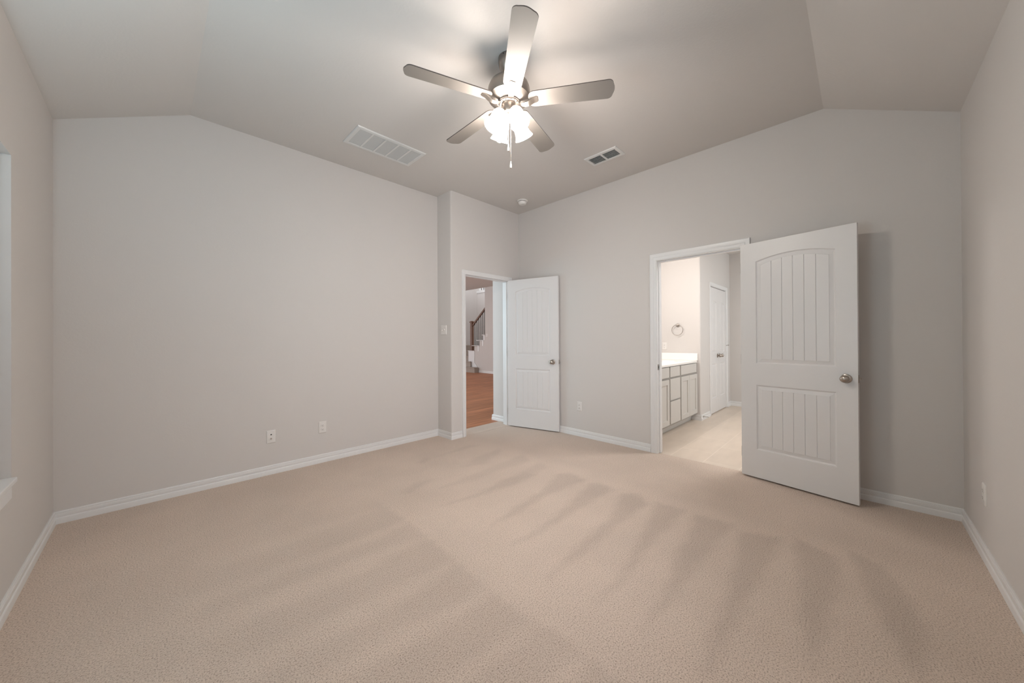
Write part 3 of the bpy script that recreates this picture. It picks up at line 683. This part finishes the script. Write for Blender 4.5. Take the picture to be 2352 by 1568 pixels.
# closet double doors
LW = (C1-C0-.012-.006)/2
PC = [dict(xl=.105, xr=LW-.105, zb=.24, zt=.80, arch=0), dict(xl=.105, xr=LW-.105, zb=.98, zt=1.80, arch=.03)]
for i, (x0, sx) in enumerate(((C0+.0075, 1), (C1-.0075, -1))):
    o = weld_build(leaf_mesh(LW, 2.036, TH, PC, []), 'door_%d' % (3+i), DOOR)
    if sx == 1: o.matrix_world = Matrix.Translation((x0, BYC+.004, .008))
    else:       o.matrix_world = frame((x0, BYC+.004+TH, .008), (-1, 0, 0), (0, -1, 0), (0, 0, 1))
    struct(o, ('left' if i == 0 else 'right') + ' white leaf of the narrow bathroom closet doors', 'door')
    yk = 0.0 if sx == 1 else TH; sg = -1 if sx == 1 else 1
    k = MB().lathe(KNOB, lathe_y(None, (LW-.058, yk, .924), sg), 24, caps=False).build('knob', NICKEL_D, o, smooth=40)
    MB().lathe(ROSE, lathe_y(None, (LW-.058, yk, .924), sg), 24, caps=False).build('rosette', NICKEL_D, k, smooth=30)
    for z in (.22, 1.03, 1.78):
        h = MB(); yb = yk+sg*.005
        h.lathe([(0, z-.045), (.006, z-.045), (.006, z+.045), (0, z+.045)], Matrix.Translation((-.003, yb, 0)), 12, caps=False)
        ho = h.build('hinge', TRIM, o, smooth=40); ho['label'] = 'white painted hinge'
        MB().box(-.0095, -.0085+.0, yb-.001, yb+.001, z-.03, z+.03).build('hinge_gap', SLOT, ho)
    if i == 1:
        MB().tube([(-.003, yk+sg*.008, 1.085), (-.003, yk+sg*.030, 1.090), (-.001, yk+sg*.048, 1.090)], [.004, .004, .008], 10).build('hinge_pin_stop', NICKEL_D, o, smooth=40)

# ------------------------------------------------------------------ vanity
VY, VX0 = 1.757, XE+T+.004
van = empty('vanity_cabinet', (4.8, VY, 0)); tag(van, 'painted greige bathroom vanity cabinet with drawers and shaker doors', 'cabinet')
def vb(mb, x0, x1, y0, y1, z0, z1): return mb.box(x0-4.8, x1-4.8, y0-VY, y1-VY, z0, z1)
cc = MB(); vb(cc, VX0, XS-.002, VY, VY+.02, .092, .862); vb(cc, VX0, VX0+.018, VY+.02, BN-.004, .092, .862); vb(cc, XS-.02, XS-.002, VY+.02, BN-.004, .092, .862)
vb(cc, VX0+.018, XS-.02, VY+.02, BN-.004, .092, .11); cc.build('carcass', VAN_GAP, van)
vb(MB(), VX0, XS-.002, VY+.072, BN-.004, -.005, .091).build('toe_kick', VANITY, van)
def front(name, x0, x1, z0, z1, shaker=False):
    if not shaker:
        return vb(MB(), x0, x1, VY-.019, VY-.0005, z0, z1).build(name, VANITY, van, bevel=.002)
    mb = MB(); s_ = .062
    ring = lambda of, y: [(x0+of-4.8, y, z0+of), (x1-of-4.8, y, z0+of), (x1-of-4.8, y, z1-of), (x0+of-4.8, y, z1-of)]
    mb.rings([ring(0, -.0005), ring(0, -.018), ring(.001, -.019), ring(s_, -.019), ring(s_+.002, -.008)])
    return mb.build(name, VANITY, van)
front('drawer', 5.020, 5.652, .722, .852); front('cabinet_door', 5.030, 5.348, .112, .694, True); front('cabinet_door', 5.354, 5.690, .112, .694, True)
front('drawer', 4.644, 4.982, .722, .854); front('drawer', 4.644, 4.990, .424, .698); front('drawer', 4.650, 4.990, .118, .406)
front('drawer', 3.985, 4.612, .722, .852); front('cabinet_door', 3.985, 4.297, .118, .694, True); front('cabinet_door', 4.303, 4.612, .118, .694, True)
# countertop with moulded basin
CT0, CT1, cz0, cz1 = 1.736, BN-.003, .8625, .8875
ct = MB(); n_ = 48; bx, by, ra, rb = 5.18, 2.02, .215, .165
def rim(u):
    t = 2*PI*u/n_; dx, dy = cos(t), sin(t); k = 1e9
    for lim, d in ((XS-.002-bx, dx), (bx-VX0, -dx), (CT1-by, dy), (by-CT0, -dy)):
        if d > 1e-9: k = min(k, lim/d)
    return (bx+dx*k, by+dy*k)
outer = [rim(u) for u in range(n_)]
def ell(s_, z): return [(bx+ra*s_*cos(2*PI*u/n_), by+rb*s_*sin(2*PI*u/n_), z) for u in range(n_)]
ct.rings([[(x, y, cz0) for x, y in outer], [(x, y, cz1) for x, y in outer], ell(1.06, cz1), ell(1.03, cz1+.003), ell(1.0, cz1-.001), ell(.93, cz1-.03), ell(.75, cz1-.085), ell(.4, cz1-.115), ell(.08, cz1-.12)], caps=False)
cto = ct.build('countertop', COUNTER, smooth=35); tag(cto, 'white moulded vanity countertop with integrated basin', 'countertop')
MB().box(XS-.022, XS-.002, CT0+.002, CT1, cz1, cz1+.108).build('side_splash', COUNTER, cto, bevel=.003)
MB().box(VX0, XS-.023, CT1-.02, CT1, cz1, cz1+.108).build('back_splash', COUNTER, cto, bevel=.003)
MB().lathe([(0, -.119), (.022, -.119), (.022, -.117), (0, -.1165)], Matrix.Translation((bx, by, cz1)), 20, caps=False).build('drain', NICKEL, cto)
fa = empty('faucet', (bx, 2.205, cz1)); tag(fa, 'satin nickel faucet on the vanity countertop', 'faucet')
MB().lathe([(0, 0), (.025, 0), (.024, .006), (.015, .012), (.0135, .09), (0, .09)], None, 24, caps=False).build('body', NICKEL, fa, smooth=35)
MB().tube([(0, 0, .075), (0, -.005, .11), (.01, -.045, .135), (.02, -.085, .130), (.024, -.108, .112)], [.012, .012, .011, .0105, .010], 14).build('spout', NICKEL, fa, smooth=50)
MB().tube([(0, 0, .09), (0, .012, .125), (0, .02, .165)], [.009, .007, .006], 12).build('lever', NICKEL, fa, smooth=50)
# towel ring and outlet
tr = empty('towel_ring', frame((XS, 2.022, 1.424), (0, 1, 0), (0, 0, 1), (-1, 0, 0))); tag(tr, 'satin nickel towel ring on the bright bathroom wall', 'towel ring')
MB().lathe([(0, 0), (.027, 0), (.028, .004), (.024, .010), (.013, .014), (.011, .028), (.0135, .034), (.0135, .046), (0, .048)], None, 28, caps=False).build('mount', NICKEL, tr, smooth=30)
R0 = .082; MB().tube([(-.004+R0*sin(t), -.074+R0*cos(t), .040) for t in np.linspace(0, 2*PI, 49)], .0042, 10, up=Vector((0, 0, 1))).build('ring', NICKEL, tr, smooth=60)
make_outlet(plate_frame((XS, 2.228, 1.101), (0, -1, 0)), 'white duplex outlet above the vanity side splash')

# ------------------------------------------------------------------ hall and stairs
XH, YH = 3.645, 4.022
struct(MB().box(XE-3.0, 13.0, YD+.068, 14.0, -.06, -.006).build('floor_wood', WOOD), 'brown wood plank floor of the hall and living room', 'floor')
struct(MB().box(XJ-2.0, 8.5, YD+T, 14.0, 3.122, 3.22).build('ceiling_hall', CEIL), 'ceiling of the hall beyond the smaller door', 'ceiling')
r = .02; arc = [(XH+r-r*cos(t), YH-r+r*sin(t)) for t in np.linspace(0, PI/2, 7)]
w = MB().prism([(XH, YD+T)] + arc + [(XE+1.2, YH), (XE+1.2, YD+T)], lambda x, y: (x, y, -.006), lambda x, y: (x, y, 3.122))
struct(w.build('wall_hall', WALL, smooth=25), 'pale hall wall just inside the hall doorway', 'wall')
baseboard(['baseboard_hall', 'baseboard_hall_return'], [(XH, YD+T+.004), (XH, YH), (XH+1.2, YH)],
          ['white baseboard on the pale hall wall', 'white baseboard round the hall wall corner'], z=-.006)
XT, YT = 8.5, 9.784
w = MB().box(XT, XT+T, 2.0, YT, -.006, 3.6)
# stepped knee wall under the flight
treads = [(10.52, 10.105, .985), (10.25, 9.848, 1.185), (9.965, 9.784, 1.383)]
w.prism([(9.0, 0), (10.39, 0), (10.39, .785), (10.38, .97), (10.105, .97), (10.105, 1.17), (9.848, 1.17), (9.848, 1.37), (9.784, 1.37), (9.0, 1.37)],
        lambda y, z: (XT+.001, y, z-.006), lambda y, z: (XT+T-.001, y, z-.006))
struct(w.build('wall_stair', WALL), 'warm grey living room wall under the staircase', 'wall')
baseboard('baseboard_stair', [(XT, 6.0), (XT, 10.25)], 'white baseboard under the staircase wall', z=-.006)
struct(MB().box(9.72, 9.84, 8.6, 11.75, 0, 3.20).build('wall_stairwell', WALL), 'stairwell wall behind the handrail', 'wall')
struct(MB().box(8.0, 9.84, 11.70, 11.82, 0, 5.6).build('wall_stairwell_end', WALL), 'bright stairwell end wall left of the handrail', 'wall')
struct(MB().box(11.4, 11.5, 8.0, 14.0, 3.1, 5.6).build('wall_upper', WALL), 'upper landing wall beyond the balcony', 'wall')
struct(MB().box(8.5, 11.5, 8.0, 14.0, 5.6, 5.7).build('ceiling_stairwell', CEIL), 'high stairwell ceiling', 'ceiling')
struct(MB().box(9.70, 11.4, 8.6, 11.70, 3.20, 3.30).build('trim_4', TRIM), 'white balcony edge above the stairs', 'trim')
stc = empty('staircase', (XT, 10.5, 0)); tag(stc, 'carpeted staircase with white stepped side beyond the hall', 'staircase')
sb = lambda x0, x1, y0, y1, z0, z1: MB().box(x0-XT, x1-XT, y0-10.5, y1-10.5, z0, z1)
sb(XT-.012, XT+T+.03, 10.39, 10.75, -.006, .775).build('newel_base', TRIM, stc)
sb(XT-.03, XT+T+.05, 10.375, 10.765, .775, .803).build('base_cap', TRIM, stc, bevel=.004)
for (ya, yb_, z) in treads:
    sb(XT-.028, XT+T+.02, yb_, ya, z-.006, z+.016).build('tread_cap', TRIM, stc, bevel=.003)
    sb(XT-.006, XT, yb_+.02, yb_+.10, z-.20, z-.006).build('riser_trim', TRIM, stc)
sk = MB().prism([(10.388, 0), (10.243, 0), (10.243, .238), (10.388, .357)], lambda y, z: (-.014, y-10.5, z-.006), lambda y, z: (-.001, y-10.5, z-.006))
sk.build('skirt', TRIM, stc)
for i, (xo, ye) in enumerate(((-.22, 10.13), (-.075, 10.55), (.06, 10.757), (.32, 10.757), (.58, 10.757))):
    z1 = .2*(i+1)-.01
    def step(nm, x0, x1, z0, zz, bv):
        if ye < 10.7:
            m_ = MB().box(x0, -.034 if x1 > 0 else x1, ye-10.5, 1.195, z0, zz)
            if x1 > 0: m_.box(-.034, x1, .257, 1.195, z0, zz)
        else: m_ = MB().box(x0, x1, .257, 1.195, z0, zz)
        m_.build(nm, STAIR_CARPET, stc, bevel=bv)
    step('riser', xo, 1.20, -.006 if i == 0 else z1-.2, z1-.034, 0)
    step('tread', xo-.024, min(1.2, xo+.30), z1-.034, z1, .010)
rl = empty('stair_railing', (XT+.05, 10.6, .803)); tag(rl, 'brown wooden stair railing with dark iron balusters and square newel', 'railing')
ry = lambda y: y-10.6; rz = lambda z: z-.803
nw = MB(); nw.box(-.052, .052, -.052, .052, 0, 1.06)
nw.rings([[(a_*s_, b_*s_, z) for a_, b_ in ((-1, -1), (1, -1), (1, 1), (-1, 1))] for s_, z in ((.052, 1.06), (.072, 1.068), (.074, 1.092), (.060, 1.100), (.050, 1.118), (.010, 1.128))])
nw.build('newel_post', NEWEL, rl)
hr = MB(); pr = [(-.03, -.035), (.03, -.035), (.034, 0), (.026, .028), (-.026, .028), (-.034, 0)]
ya, za, yb_, zb_ = 10.55, 1.765, 9.784, 2.395
hr.rings([[(a_, ry(ya), rz(za)+b_*1.25) for a_, b_ in pr], [(a_, ry(yb_), rz(zb_)+b_*1.25) for a_, b_ in pr]])
hr.build('handrail', NEWEL, rl)
for y in (10.42, 10.305, 10.19, 10.075, 9.965, 9.865, 9.80):
    zb0 = next(z for (a_, b_, z) in treads if b_-1e-6 <= y <= a_) if y < 10.52 else .8
    zt0 = za+(zb_-za)*(ya-y)/(ya-yb_)-.03
    MB().box(-.0085, .0085, ry(y)-.0085, ry(y)+.0085, rz(zb0+.016), rz(zt0)).build('baluster', IRON, rl)
bal = empty('balcony_railing', (9.78, 11.0, 3.30)); tag(bal, 'upper balcony railing with dark balusters over the stairwell', 'railing')
for k in range(20):
    y = -2.3+.1455*k
    MB().box(-.009, .009, y-.009, y+.009, 0, .95).build('baluster', IRON, bal)
MB().box(-.03, .03, -2.35, .68, .95, 1.0).build('handrail', NEWEL, bal, bevel=.01)
o = empty('light_switch', plate_frame((XT, 9.68, 1.374), (0, -1, 0))); tag(o, 'small single light switch on the wall under the stairs', 'light switch')
plate_mesh(.075, .118).build('cover_plate', PLATE, o, smooth=50)
MB().box(-.005, .005, -.016, -.006, -.012, .012).build('toggle', PLATE, o)
